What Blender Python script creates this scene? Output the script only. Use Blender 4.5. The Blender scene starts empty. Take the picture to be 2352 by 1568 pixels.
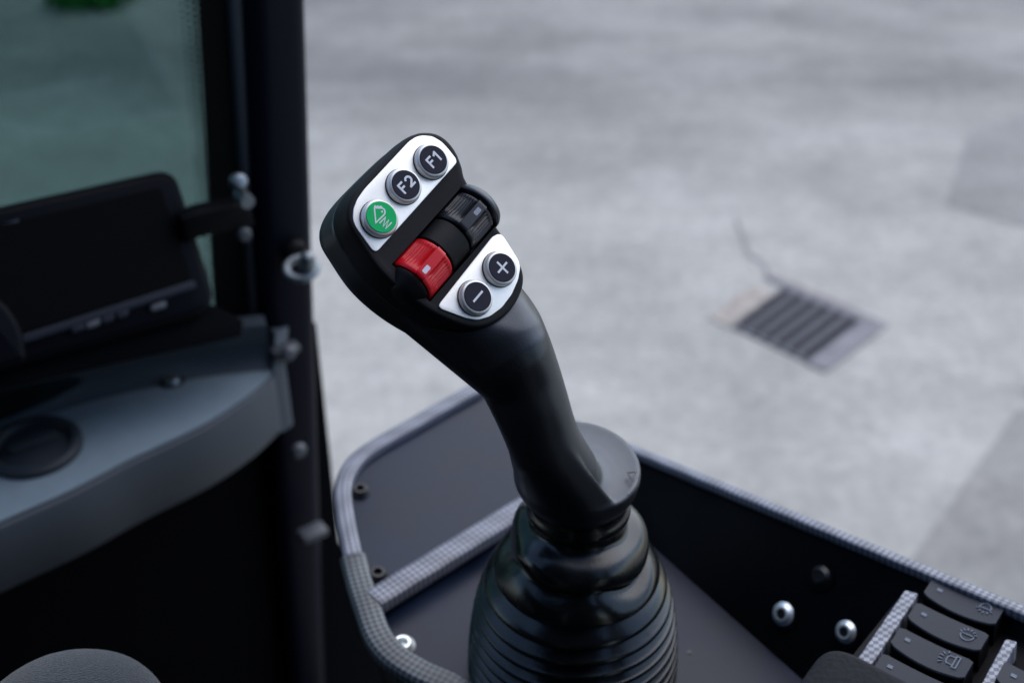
import bpy, bmesh, math, random
from mathutils import Vector, Matrix, noise
random.seed(7)
V = Vector
sc = bpy.context.scene
COL = sc.collection

# ------------------------------------------------------------------ camera
CAM_H = 2.0                      # eye height over the yard
PITCH = math.radians(35.0)
LENS = 45.0
CAM = V((0, 0, CAM_H))
FWD = V((0, math.cos(PITCH), -math.sin(PITCH)))
RGT = V((1, 0, 0))
UPV = V((0, math.sin(PITCH), math.cos(PITCH)))
K = 36.0 / LENS / 2352.0

cam_d = bpy.data.cameras.new('camera')
cam = bpy.data.objects.new('camera', cam_d)
COL.objects.link(cam)
cam.location = CAM
cam.rotation_euler = (math.pi / 2 - PITCH, 0, 0)
cam_d.lens = LENS
cam_d.sensor_width = 36
cam_d.clip_start = 0.02
cam_d.clip_end = 300
cam_d.dof.use_dof = True
cam_d.dof.focus_distance = 0.50
cam_d.dof.aperture_fstop = 7.6
sc.camera = cam


def ray(px, py):
    return FWD + RGT * ((px - 1176) * K) + UPV * (-(py - 784) * K)


def pd(px, py, d):
    return CAM + ray(px, py) * d


def pl(px, py, p0, n):
    r = ray(px, py)
    return CAM + r * ((p0 - CAM).dot(n) / r.dot(n))


def pz(px, py, z):
    return pl(px, py, V((0, 0, z)), V((0, 0, 1)))


# ------------------------------------------------------------------ materials
def new_mat(name):
    m = bpy.data.materials.new(name)
    m.use_nodes = True
    nt = m.node_tree
    return m, nt, nt.nodes['Principled BSDF']


def mat(name, col, rough=0.5, metal=0.0, spec=0.5, var=0.0, vscale=40, bump=0.0, bscale=800, rvar=0.0,
        coat=0.0, coatr=0.2, emis=None):
    m, nt, b = new_mat(name)
    b.inputs['Base Color'].default_value = (*col, 1)
    b.inputs['Roughness'].default_value = rough
    b.inputs['Metallic'].default_value = metal
    b.inputs['Specular IOR Level'].default_value = spec
    b.inputs['Coat Weight'].default_value = coat
    b.inputs['Coat Roughness'].default_value = coatr
    tc = nt.nodes.new('ShaderNodeTexCoord')
    if var > 0 or rvar > 0:
        n = nt.nodes.new('ShaderNodeTexNoise')
        n.inputs['Scale'].default_value = vscale
        n.inputs['Detail'].default_value = 6
        n.inputs['Roughness'].default_value = 0.65
        nt.links.new(tc.outputs['Object'], n.inputs['Vector'])
        if var > 0:
            r = nt.nodes.new('ShaderNodeMapRange')
            r.inputs['From Min'].default_value = 0.3
            r.inputs['From Max'].default_value = 0.7
            r.inputs['To Min'].default_value = 1 - var
            r.inputs['To Max'].default_value = 1 + var
            nt.links.new(n.outputs['Fac'], r.inputs['Value'])
            mx = nt.nodes.new('ShaderNodeVectorMath')
            mx.operation = 'SCALE'
            mx.inputs[0].default_value = col
            nt.links.new(r.outputs[0], mx.inputs['Scale'])
            nt.links.new(mx.outputs[0], b.inputs['Base Color'])
        if rvar > 0:
            r = nt.nodes.new('ShaderNodeMapRange')
            r.inputs['From Min'].default_value = 0.3
            r.inputs['From Max'].default_value = 0.7
            r.inputs['To Min'].default_value = max(0, rough - rvar)
            r.inputs['To Max'].default_value = min(1, rough + rvar)
            nt.links.new(n.outputs['Fac'], r.inputs['Value'])
            nt.links.new(r.outputs[0], b.inputs['Roughness'])
    if bump > 0:
        n = nt.nodes.new('ShaderNodeTexNoise')
        n.inputs['Scale'].default_value = bscale
        n.inputs['Detail'].default_value = 3
        nt.links.new(tc.outputs['Object'], n.inputs['Vector'])
        bp = nt.nodes.new('ShaderNodeBump')
        bp.inputs['Strength'].default_value = bump
        bp.inputs['Distance'].default_value = 0.001
        nt.links.new(n.outputs['Fac'], bp.inputs['Height'])
        nt.links.new(bp.outputs[0], b.inputs['Normal'])
    return m


def ramp(nt, fac, stops):
    r = nt.nodes.new('ShaderNodeValToRGB')
    while len(r.color_ramp.elements) < len(stops):
        r.color_ramp.elements.new(0.5)
    for e, (p, c) in zip(r.color_ramp.elements, stops):
        e.position = p
        e.color = (*c, 1)
    nt.links.new(fac, r.inputs['Fac'])
    return r.outputs['Color']


def mat_concrete(name, base, dark):
    m, nt, b = new_mat(name)
    tc = nt.nodes.new('ShaderNodeTexCoord')

    def nz(scale, detail, sx, sy, rot, rough=0.6):
        mp = nt.nodes.new('ShaderNodeMapping')
        mp.inputs['Scale'].default_value = (sx, sy, 1)
        mp.inputs['Rotation'].default_value = (0, 0, rot)
        nt.links.new(tc.outputs['Object'], mp.inputs['Vector'])
        n = nt.nodes.new('ShaderNodeTexNoise')
        n.inputs['Scale'].default_value = scale
        n.inputs['Detail'].default_value = detail
        n.inputs['Roughness'].default_value = rough
        nt.links.new(mp.outputs[0], n.inputs['Vector'])
        return n.outputs['Fac']
    a = ramp(nt, nz(1.1, 7, 1, 1, 0.3), [(0.36, (0.80, 0.80, 0.795)), (0.60, (1.07, 1.07, 1.07))])
    c = ramp(nt, nz(1.5, 5, 0.6, 1.9, -0.35), [(0.36, (0.90, 0.89, 0.885)), (0.6, (1.03, 1.03, 1.03))])
    d = ramp(nt, nz(9, 8, 1, 1, 0, 0.72), [(0.34, (0.86, 0.865, 0.87)), (0.64, (1.08, 1.08, 1.08))])
    f = ramp(nt, nz(32, 6, 1, 1, 0, 0.75), [(0.34, (0.80, 0.80, 0.80)), (0.66, (1.14, 1.14, 1.14))])
    # dirtier, wetter further out in the yard
    sx = nt.nodes.new('ShaderNodeSeparateXYZ')
    nt.links.new(tc.outputs['Object'], sx.inputs[0])
    mr = nt.nodes.new('ShaderNodeMapRange')
    mr.inputs['From Min'].default_value = 3.4
    mr.inputs['From Max'].default_value = 4.6
    nt.links.new(sx.outputs['Y'], mr.inputs['Value'])
    n2 = nz(0.9, 6, 0.6, 1.5, -0.3)
    mu = nt.nodes.new('ShaderNodeMath'); mu.operation = 'MULTIPLY'
    nt.links.new(mr.outputs[0], mu.inputs[0])
    nt.links.new(ramp(nt, n2, [(0.36, (1, 1, 1)), (0.66, (0.2, 0.2, 0.2))]), mu.inputs[1])
    base_n = nt.nodes.new('ShaderNodeMix'); base_n.data_type = 'RGBA'
    base_n.inputs[6].default_value = (*base, 1)
    base_n.inputs[7].default_value = (*dark, 1)
    nt.links.new(mu.outputs[0], base_n.inputs[0])
    cur = base_n.outputs[2]
    for o in (a, c, d, f):
        mx = nt.nodes.new('ShaderNodeMix'); mx.data_type = 'RGBA'; mx.blend_type = 'MULTIPLY'
        mx.inputs[0].default_value = 1
        nt.links.new(cur, mx.inputs[6]); nt.links.new(o, mx.inputs[7])
        cur = mx.outputs[2]
    nt.links.new(cur, b.inputs['Base Color'])
    b.inputs['Roughness'].default_value = 0.75
    b.inputs['Specular IOR Level'].default_value = 0.3
    bp = nt.nodes.new('ShaderNodeBump')
    bp.inputs['Strength'].default_value = 0.4
    bp.inputs['Distance'].default_value = 0.004
    nt.links.new(nz(120, 5, 1, 1, 0), bp.inputs['Height'])
    nt.links.new(bp.outputs[0], b.inputs['Normal'])
    return m


def mat_weave(name, c1, c2, rough, cell=0.0022, band=0.018, band_amt=0.35, coat=0.0):
    """woven foil: UV is in metres along / around the strip"""
    m, nt, b = new_mat(name)
    uv = nt.nodes.new('ShaderNodeUVMap')
    mp = nt.nodes.new('ShaderNodeMapping')
    mp.inputs['Rotation'].default_value = (0, 0, math.radians(45))
    mp.inputs['Scale'].default_value = (1 / cell, 1 / cell, 1)
    nt.links.new(uv.outputs[0], mp.inputs['Vector'])
    ck = nt.nodes.new('ShaderNodeTexChecker')
    ck.inputs['Scale'].default_value = 1.0
    ck.inputs['Color1'].default_value = (*c1, 1)
    ck.inputs['Color2'].default_value = (*c2, 1)
    nt.links.new(mp.outputs[0], ck.inputs['Vector'])
    wv = nt.nodes.new('ShaderNodeTexWave')
    wv.wave_type = 'BANDS'
    wv.bands_direction = 'DIAGONAL'
    wv.inputs['Scale'].default_value = 0.31 / band
    wv.inputs['Distortion'].default_value = 3.5
    wv.inputs['Detail'].default_value = 2
    wv.inputs['Detail Scale'].default_value = 60
    nt.links.new(uv.outputs[0], wv.inputs['Vector'])
    mr = nt.nodes.new('ShaderNodeMapRange')
    mr.inputs['To Min'].default_value = 1 - band_amt
    mr.inputs['To Max'].default_value = 1 + band_amt
    nt.links.new(wv.outputs['Fac'], mr.inputs['Value'])
    sc_ = nt.nodes.new('ShaderNodeVectorMath'); sc_.operation = 'SCALE'
    nt.links.new(ck.outputs['Color'], sc_.inputs[0])
    nt.links.new(mr.outputs[0], sc_.inputs['Scale'])
    nt.links.new(sc_.outputs[0], b.inputs['Base Color'])
    b.inputs['Roughness'].default_value = rough
    b.inputs['Coat Weight'].default_value = coat
    b.inputs['Coat Roughness'].default_value = 0.25
    bp = nt.nodes.new('ShaderNodeBump')
    bp.inputs['Strength'].default_value = 0.35
    bp.inputs['Distance'].default_value = 0.0006
    nt.links.new(ck.outputs['Fac'], bp.inputs['Height'])
    nt.links.new(bp.outputs[0], b.inputs['Normal'])
    return m


def mat_fabric(name, col):
    m, nt, b = new_mat(name)
    tc = nt.nodes.new('ShaderNodeTexCoord')
    wv = nt.nodes.new('ShaderNodeTexWave')
    wv.bands_direction = 'Y'
    wv.inputs['Scale'].default_value = 300
    wv.inputs['Distortion'].default_value = 5.0
    wv.inputs['Detail'].default_value = 3
    wv.inputs['Detail Scale'].default_value = 2
    nt.links.new(tc.outputs['Object'], wv.inputs['Vector'])
    n = nt.nodes.new('ShaderNodeTexNoise')
    n.inputs['Scale'].default_value = 420
    n.inputs['Detail'].default_value = 5
    nt.links.new(tc.outputs['Object'], n.inputs['Vector'])
    ad = nt.nodes.new('ShaderNodeMath'); ad.operation = 'ADD'
    nt.links.new(wv.outputs['Fac'], ad.inputs[0]); nt.links.new(n.outputs['Fac'], ad.inputs[1])
    hf = nt.nodes.new('ShaderNodeMath'); hf.operation = 'MULTIPLY'; hf.inputs[1].default_value = 0.5
    nt.links.new(ad.outputs[0], hf.inputs[0])
    c = ramp(nt, hf.outputs[0], [(0.25, tuple(x * 0.45 for x in col)), (0.75, tuple(x * 1.5 for x in col))])
    nt.links.new(c, b.inputs['Base Color'])
    b.inputs['Roughness'].default_value = 0.95
    b.inputs['Specular IOR Level'].default_value = 0.15
    b.inputs['Sheen Weight'].default_value = 0.25
    bp = nt.nodes.new('ShaderNodeBump')
    bp.inputs['Strength'].default_value = 0.7
    bp.inputs['Distance'].default_value = 0.001
    nt.links.new(hf.outputs[0], bp.inputs['Height'])
    nt.links.new(bp.outputs[0], b.inputs['Normal'])
    return m


def mat_glass(name, tint):
    m, nt, b = new_mat(name)
    out = nt.nodes['Material Output']
    t = nt.nodes.new('ShaderNodeBsdfTransparent'); t.inputs[0].default_value = (*tint, 1)
    g = nt.nodes.new('ShaderNodeBsdfGlossy'); g.inputs['Roughness'].default_value = 0.02
    g.inputs[0].default_value = (0.8, 0.9, 0.9, 1)
    f = nt.nodes.new('ShaderNodeFresnel'); f.inputs[0].default_value = 1.45
    mx = nt.nodes.new('ShaderNodeMixShader')
    nt.links.new(f.outputs[0], mx.inputs[0])
    nt.links.new(t.outputs[0], mx.inputs[1]); nt.links.new(g.outputs[0], mx.inputs[2])
    nt.links.new(mx.outputs[0], out.inputs['Surface'])
    return m


M = dict(
    shell=mat('black_moulded_plastic', (0.005, 0.0055, 0.007), 0.55, spec=0.16, bump=0.10, bscale=1500, rvar=0.05, vscale=90),
    grip=mat('black_grip_plastic', (0.005, 0.005, 0.006), 0.40, spec=0.85, bump=0.08, bscale=1700, rvar=0.05, vscale=60),
    silver=mat('satin_silver', (0.95, 0.925, 0.875), 0.42, metal=0.45, bump=0.06, bscale=2600, var=0.03, vscale=900),
    ring=mat('satin_button_ring', (0.62, 0.62, 0.62), 0.33, metal=0.4),
    cap=mat('navy_black_cap', (0.009, 0.009, 0.022), 0.6, spec=0.2, var=0.15, vscale=2500),
    green=mat('green_cap', (0.004, 0.40, 0.12), 0.6, spec=0.15, var=0.06, vscale=1500),
    mark=mat('printed_white', (0.62, 0.64, 0.70), 0.5),
    red=mat('red_plastic', (0.52, 0.004, 0.012), 0.32, spec=0.32, var=0.06, vscale=300),
    roller=mat('black_roller_plastic', (0.007, 0.007, 0.012), 0.30, spec=0.4),
    rubber=mat('black_bellows_rubber', (0.003, 0.004, 0.0045), 0.25, spec=0.55, bump=0.05, bscale=400, rvar=0.09, vscale=45),
    plate=mat('grey_painted_steel', (0.0055, 0.0105, 0.026), 0.34, spec=0.24, var=0.40, vscale=18, rvar=0.05, bump=0.03, bscale=900),
    black=mat('black_painted_steel', (0.0022, 0.0022, 0.0032), 0.55, spec=0.10, rvar=0.08, vscale=30),
    pit=mat('black_floor_rubber', (0.0018, 0.0018, 0.003), 0.8, spec=0.06),
    pillar=mat('pillar_paint', (0.003, 0.0035, 0.009), 0.5, spec=0.10),
    trim=mat_weave('grey_woven_trim', (0.25, 0.26, 0.305), (0.07, 0.075, 0.10), 0.42, cell=0.0023, band=0.012, band_amt=0.18),
    trim_shaded=mat_weave('shaded_woven_trim', (0.003, 0.004, 0.005), (0.10, 0.118, 0.132), 0.38, cell=0.0023, band_amt=0.2),  # same trim in darker lighting, the shade put into its colours
    zinc=mat('zinc_bolt', (0.88, 0.92, 0.92), 0.36, metal=0.7),
    steel=mat('dull_steel', (0.20, 0.225, 0.245), 0.42, metal=0.8),
    blackbolt=mat('black_oxide_bolt', (0.012, 0.012, 0.014), 0.35),
    switch=mat('grey_switch_plastic', (0.012, 0.0145, 0.024), 0.5, spec=0.22, bump=0.05, bscale=2500),
    icon=mat('pale_switch_print', (0.09, 0.11, 0.155), 0.6),
    arm=mat('armrest_vinyl', (0.0105, 0.011, 0.0145), 0.75, spec=0.15, var=0.25, vscale=700, bump=0.5, bscale=500),
    fabric=mat_fabric('grey_seat_cloth', (0.024, 0.028, 0.033)),
    dash=mat('lit_dash_plastic', (0.165, 0.210, 0.245), 0.6, spec=0.25, var=0.06, vscale=60, bump=0.1, bscale=700),  # paler copy of the tray plastic: light on its floor painted in
    dash_shaded=mat('shaded_dash_plastic', (0.055, 0.066, 0.080), 0.55, spec=0.3, bump=0.15, bscale=700),  # darker copy: shade on the tray's front and back wall put into the colour
    fitting=mat('grey_fitting', (0.06, 0.066, 0.08), 0.5),
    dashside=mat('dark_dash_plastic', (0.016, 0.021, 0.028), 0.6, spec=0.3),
    bezel=mat('monitor_plastic', (0.0016, 0.0016, 0.004), 0.42, spec=0.08),
    screen=mat('dark_screen', (0.002, 0.002, 0.002), 0.5, spec=0.05),
    seal=mat('window_seal_rubber', (0.003, 0.003, 0.003), 0.8, spec=0.1),
    edge=mat('pillar_edge', (0.050, 0.058, 0.068), 0.55),
    glass=mat_glass('tinted_glass', (0.41, 0.53, 0.515)),
    concrete=mat_concrete('yard_concrete', (0.42, 0.398, 0.356), (0.19, 0.18, 0.168)),
    patch=mat_concrete('dark_concrete', (0.30, 0.283, 0.258), (0.26, 0.25, 0.24)),
    iron=mat('grate_iron', (0.075, 0.075, 0.092), 0.6, metal=0.0, var=0.25, vscale=30),
    ironframe=mat('grate_frame_iron', (0.185, 0.175, 0.185), 0.7, var=0.3, vscale=12),
    rust=mat('drain_mortar', (0.36, 0.310, 0.265), 0.9, var=0.35, vscale=22),
    drain=mat('drain_pit', (0.004, 0.004, 0.006), 0.9, spec=0.05),
    stain=mat('crack_dirt', (0.25, 0.235, 0.225), 0.9, var=0.2, vscale=20),
    leaf=mat('weed_leaf', (0.03, 0.20, 0.03), 0.6, var=0.4, vscale=20),
)

M['grip'].node_tree.nodes['Principled BSDF'].inputs['Specular Tint'].default_value = (0.78, 0.86, 1.0, 1)
# ------------------------------------------------------------------ object helpers
ROOT = {}


def thing(name, loc, label, cat, group=None):
    o = bpy.data.objects.new(name, None)
    o.empty_display_size = 0.02
    COL.objects.link(o)
    o.location = loc
    o['label'] = label
    o['category'] = cat
    if group:
        o['group'] = group
    ROOT[o] = V(loc)
    return o


def base_of(p):
    return ROOT[p]


def build(name, verts, faces, m, parent=None, smooth=True, angle=35, uvs=None, fix=True):
    me = bpy.data.meshes.new(name)
    org = base_of(parent) if parent else V((0, 0, 0))
    me.from_pydata([tuple(V(v) - org) for v in verts], [], faces)
    if uvs:
        ul = me.uv_layers.new(name='UVMap')
        for poly in me.polygons:
            for li in poly.loop_indices:
                ul.data[li].uv = uvs[me.loops[li].vertex_index]
    if fix:
        bm = bmesh.new(); bm.from_mesh(me)
        bmesh.ops.recalc_face_normals(bm, faces=bm.faces)
        bm.to_mesh(me); bm.free()
    me.materials.append(m)
    if smooth:
        me.polygons.foreach_set('use_smooth', [True] * len(me.polygons))
        me.set_sharp_from_angle(angle=math.radians(angle))
    o = bpy.data.objects.new(name, me)
    COL.objects.link(o)
    if parent:
        o.parent = parent
        # sub-parts share their part's origin
        ROOT[o] = org
        if parent.type == 'MESH':
            pass
    else:
        ROOT[o] = V((0, 0, 0))
    return o


def tag(o, label=None, cat=None, kind=None, group=None):
    if label: o['label'] = label
    if cat: o['category'] = cat
    if kind: o['kind'] = kind
    if group: o['group'] = group
    return o


class MB:
    def __init__(s):
        s.v, s.f = [], []

    def add(s, verts, faces):
        k = len(s.v)
        s.v += [V(v) for v in verts]
        s.f += [[i + k for i in f] for f in faces]
        return s

    def build(s, name, m, parent=None, **kw):
        return build(name, s.v, s.f, m, parent, **kw)


def loft_geo(rings, cap0=True, cap1=True, closed=True):
    n = len(rings[0])
    v = [p for r in rings for p in r]
    f = []
    for i in range(len(rings) - 1):
        for j in range(n if closed else n - 1):
            a, b = i * n + j, i * n + (j + 1) % n
            f.append([a, b, b + n, a + n])
    if cap0: f.append(list(range(n))[::-1])
    if cap1: f.append([(len(rings) - 1) * n + j for j in range(n)])
    return v, f


def frame(n, hint=V((0, 0, 1))):
    n = n.normalized()
    if abs(n.dot(hint)) > 0.98: hint = V((1, 0, 0))
    a = hint.cross(n).normalized()
    return a, n.cross(a).normalized(), n


def revolve_geo(prof, c, axis, seg=48, hint=V((0, 0, 1)), cap0=True, cap1=True, fn=None, sx=1.0, sy=1.0):
    a, b, n = frame(axis, hint)
    rings = []
    for r, h in prof:
        ring = []
        for j in range(seg):
            t = 2 * math.pi * j / seg
            rr, hh = (r, h) if fn is None else fn(r, h, t)
            ring.append(c + a * (rr * sx * math.cos(t)) + b * (rr * sy * math.sin(t)) + n * hh)
        rings.append(ring)
    return loft_geo(rings, cap0, cap1)


def box_geo(c, ax, ay, az, sx, sy, sz, bev=0.0, seg=2):
    bm = bmesh.new()
    bmesh.ops.create_cube(bm, size=1)
    for v in bm.verts:
        v.co = V((v.co.x * sx, v.co.y * sy, v.co.z * sz))
    if bev > 0:
        bmesh.ops.bevel(bm, geom=bm.edges[:], offset=bev, segments=seg, affect='EDGES', profile=0.5)
    bm.verts.index_update()
    v = [c + ax * p.co.x + ay * p.co.y + az * p.co.z for p in bm.verts]
    f = [[q.index for q in p.verts] for p in bm.faces]
    bm.free()
    return v, f


def round_poly(pts, r, seg=6):
    """round every corner of a 3D planar polygon; r number or list"""
    out = []
    n = len(pts)
    for i, p in enumerate(pts):
        rr = r[i] if isinstance(r, (list, tuple)) else r
        a, b = pts[i - 1], pts[(i + 1) % n]
        da, db = (a - p), (b - p)
        la, lb = da.length, db.length
        if rr <= 0:
            out.append(p.copy()); continue
        da.normalize(); db.normalize()
        k = min(rr, la * 0.45, lb * 0.45)
        p0, p1 = p + da * k, p + db * k
        for s in range(seg + 1):
            t = s / seg
            out.append(p0 * (1 - t) ** 2 + p * (2 * t * (1 - t)) + p1 * t ** 2)
    return out


def poly_normal(pts):
    n = V((0, 0, 0))
    for i in range(len(pts)):
        a, b = pts[i], pts[(i + 1) % len(pts)]
        n += V(((a.y - b.y) * (a.z + b.z), (a.z - b.z) * (a.x + b.x), (a.x - b.x) * (a.y + b.y)))
    return n.normalized()


def inset_ring(pts, n, d):
    out = []
    m = len(pts)
    c = sum(pts, V((0, 0, 0))) / m
    for i in range(m):
        t1 = (pts[i] - pts[i - 1]); t2 = (pts[(i + 1) % m] - pts[i])
        t = t1.normalized() + t2.normalized()
        if t.length < 1e-6: t = t2
        s = n.cross(t).normalized()
        out.append(pts[i] + s * d)
    return out


def slab_geo(pts, n, thick, bev=0.0, lift=0.0):
    """planar outline -> slab whose top is raised 'lift' and body goes 'thick' below; bevelled top edge"""
    pn = poly_normal(pts)
    if pn.dot(n) < 0: pts = pts[::-1]
    n = n.normalized()
    rings = [[p + n * (lift - thick) for p in pts]]
    if bev > 0:
        for k in range(4):
            a = k / 3 * math.pi / 2
            ins = bev * (1 - math.cos(a)); hh = bev * (1 - math.sin(a))
            rings.append([p + n * (lift - hh) for p in inset_ring(pts, n, ins)])
    else:
        rings.append([p + n * lift for p in pts])
    return loft_geo(rings)


def catmull(pts, per=8, closed=True):
    out = []
    n = len(pts)
    rng = range(n) if closed else range(n - 1)
    for i in rng:
        p0 = pts[(i - 1) % n] if closed or i > 0 else pts[i]
        p1 = pts[i]; p2 = pts[(i + 1) % n]
        p3 = pts[(i + 2) % n] if closed or i + 2 < n else p2
        for s in range(per):
            t = s / per
            out.append(0.5 * ((2 * p1) + (p2 - p0) * t + (2 * p0 - 5 * p1 + 4 * p2 - p3) * t * t + (3 * p1 - p0 - 3 * p2 + p3) * t ** 3))
    if not closed: out.append(pts[-1].copy())
    return out


def sweep(name, path, prof, m, parent, ups=None, closed=False, angle=40, scale=None):
    """prof: closed list of (side, up) metres; UV in metres"""
    n = len(path); k = len(prof)
    rings, uvs = [], []
    L = 0
    plen = [0]
    for j in range(k):
        a, b = prof[j], prof[(j + 1) % k]
        plen.append(plen[-1] + math.hypot(a[0] - b[0], a[1] - b[1]))
    for i in range(n):
        t = (path[min(i + 1, n - 1)] - path[max(i - 1, 0)]).normalized()
        up = (ups[i] if isinstance(ups, list) else (ups or V((0, 0, 1))))
        s = t.cross(up).normalized()
        u = s.cross(t).normalized()
        if i: L += (path[i] - path[i - 1]).length
        k_ = scale[i] if scale else 1.0
        rings.append([path[i] + s * (a * k_) + u * (b * k_) for a, b in prof])
        uvs += [(L, plen[j]) for j in range(k)]
    v, f = loft_geo(rings)
    return build(name, v, f, m, parent, uvs=uvs, angle=angle)


def stroke_geo(pts, n, w, h=0.0002, closed=False):
    """flat ribbon with mitred joints along a planar polyline"""
    n = n.normalized()
    m = len(pts)
    L, R = [], []
    for i in range(m):
        if closed:
            a, b = pts[i] - pts[i - 1], pts[(i + 1) % m] - pts[i]
        else:
            a = pts[i] - pts[max(i - 1, 0)] if i > 0 else pts[1] - pts[0]
            b = pts[min(i + 1, m - 1)] - pts[i] if i < m - 1 else pts[-1] - pts[-2]
        a = a.normalized(); b = b.normalized()
        na, nb = n.cross(a), n.cross(b)
        mv = (na + nb)
        if mv.length < 1e-5: mv = na.copy()
        mv.normalize()
        k = min(1 / max(mv.dot(na), 0.3), 2.2)
        L.append(pts[i] + mv * (w / 2 * k)); R.append(pts[i] - mv * (w / 2 * k))
    v = [p + n * h for p in L] + [p + n * h for p in R] + L + R
    f = []
    rng = range(m) if closed else range(m - 1)
    for i in rng:
        j = (i + 1) % m
        f.append([i, j, m + j, m + i])
        f.append([2 * m + i, 2 * m + j, j, i])
        f.append([m + i, m + j, 3 * m + j, 3 * m + i])
    if not closed:
        f.append([0, m, 3 * m, 2 * m]); f.append([m - 1, 2 * m + m - 1, 3 * m + m - 1, m + m - 1])
    return v, f


def superellipse(t, a, b, e):
    c, s = math.cos(t), math.sin(t)
    return (a * math.copysign(abs(c) ** (2 / e), c), b * math.copysign(abs(s) ** (2 / e), s))


def bolt_geo_head(c, n, r, h, socket=True):
    """domed socket head with washer flange"""
    if socket:
        prof = [(r * 1.0, 0), (r * 1.0, h * 0.22), (r * 0.95, h * 0.32), (r * 0.80, h * 0.5), (r * 0.70, h * 0.85), (r * 0.62, h * 0.95), (r * 0.44, h * 0.95), (r * 0.42, h * 0.25), (0.0001, h * 0.2)]
    else:
        prof = [(r * 1.0, 0), (r * 1.0, h * 0.25), (r * 0.93, h * 0.6), (r * 0.74, h * 0.92), (r * 0.45, h * 1.02), (0.0001, h * 1.03)]
    return revolve_geo(prof, c, n, 24)


# ================================================================== SETTING: yard
g = MB().add([(-40, -20, 0), (40, -20, 0), (40, 60, 0), (-40, 60, 0)], [[0, 1, 2, 3]])
tag(g.build('yard_ground', M['concrete'], smooth=False), 'pale worn concrete yard outside the open cab door', kind='structure')
# darker repaired slabs
def gpoly(name, px, z, m, label, rnd=0.0):
    pts = [pz(x, y, 0) for x, y in px]
    if rnd: pts = round_poly(pts, rnd)
    v, f = slab_geo([p + V((0, 0, z)) for p in pts], V((0, 0, 1)), z - 0.0005)
    return tag(build(name, v, f, m, smooth=False), label, kind='structure')
gpoly('concrete_patch', [(2230, 300), (2560, 210), (2700, 430), (2420, 540), (2170, 470)], 0.0016, M['patch'], 'darker concrete slab at the right edge of the yard', 0.03)
gpoly('concrete_patch', [(2345, 930), (2900, 1150), (2700, 1700), (2060, 1330)], 0.0016, M['patch'], 'darker concrete slab beyond the switch panel', 0.05)

# drain
ZG = V((0, 0, 1))
gl, gt, gr_, gb = [pz(*p, 0) for p in ((1640, 733), (1768, 636), (2032, 748), (1893, 852))]
gc = (gl + gt + gr_ + gb) / 4
dr = thing('drain_grate', gc, 'square rusty iron drain grate with parallel slots set in pale concrete', 'drain grate')
fr = [gl, gt, gr_, gb]
cc = gc


def gq(a, b):      # bilinear inside the drain square: a along left->top... 0..1
    return (gl * (1 - a) + gt * a) * (1 - b) + (gb * (1 - a) + gr_ * a) * b
def quad_slab(a0, a1, b0, b1, z0, z1, r=0.0):
    q = [gq(a0, b0), gq(a1, b0), gq(a1, b1), gq(a0, b1)]
    if r: q = round_poly(q, r)
    return slab_geo([p + V((0, 0, z1)) for p in q], ZG, z1 - z0)
mb = MB()
for rct in ((0.93, 1.02, -0.02, 1.02), (-0.02, 0.93, 0.86, 1.02)):
    mb.add(*quad_slab(*rct, 0.001, 0.006))
mb.build('frame', M['ironframe'], dr, smooth=False)
mb = MB()
rnd = random.Random(3)
def ragged(a0, a1, b0, b1, n=9, j=0.02):
    o = []
    for k in range(n): o.append(gq(a0 + (a1 - a0) * k / n, b0 + rnd.uniform(-j, j)))
    for k in range(n): o.append(gq(a1 + rnd.uniform(-j, j), b0 + (b1 - b0) * k / n))
    for k in range(n): o.append(gq(a1 + (a0 - a1) * k / n, b1 + (rnd.uniform(-j, 0) if b1 < 0.5 else rnd.uniform(-j, j))))
    for k in range(n): o.append(gq(a0 + rnd.uniform(-j, j), b1 + (b0 - b1) * k / n))
    return slab_geo([p + V((0, 0, 0.0045)) for p in o], ZG, 0.004)
mb.add(*ragged(-0.03, 0.75, -0.03, 0.168, 9, 0.03))
mb.add(*ragged(1.028, 1.07, 0.05, 0.70, 9, 0.008))
mb.build('mortar_bed', M['rust'], dr, smooth=False)
mb = MB().add(*quad_slab(0.0, 0.928, 0.171, 0.858, 0.001, 0.003))
mb.build('pit', M['drain'], dr, smooth=False)
mb = MB()
NB = 6
pit_ = 0.687 / NB
for i in range(NB + 1):
    b0 = 0.171 + i * pit_
    mb.add(*quad_slab(0.0, 0.927, max(0.172, b0 - pit_ * 0.22), min(0.857, b0 + pit_ * 0.22), 0.0035, 0.0062))
mb.add(*quad_slab(0.0, 0.03, 0.172, 0.857, 0.0034, 0.0060))
mb.add(*quad_slab(0.89, 0.927, 0.172, 0.857, 0.0034, 0.0060))
mb.build('slotted_grid', M['iron'], dr, smooth=False)
# crack running to the drain
cr = [pz(x, y, 0.0) + V((0, 0, 0.003)) for x, y in ((1765, 640), (1752, 605), (1722, 585), (1705, 540), (1690, 505))]
v, f = stroke_geo(catmull(cr, 6, False), ZG, 0.0085, 0.0012)
tag(build('crack', v, f, M['stain'], smooth=False), 'dirty crack running from the drain up the concrete', kind='structure')

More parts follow.
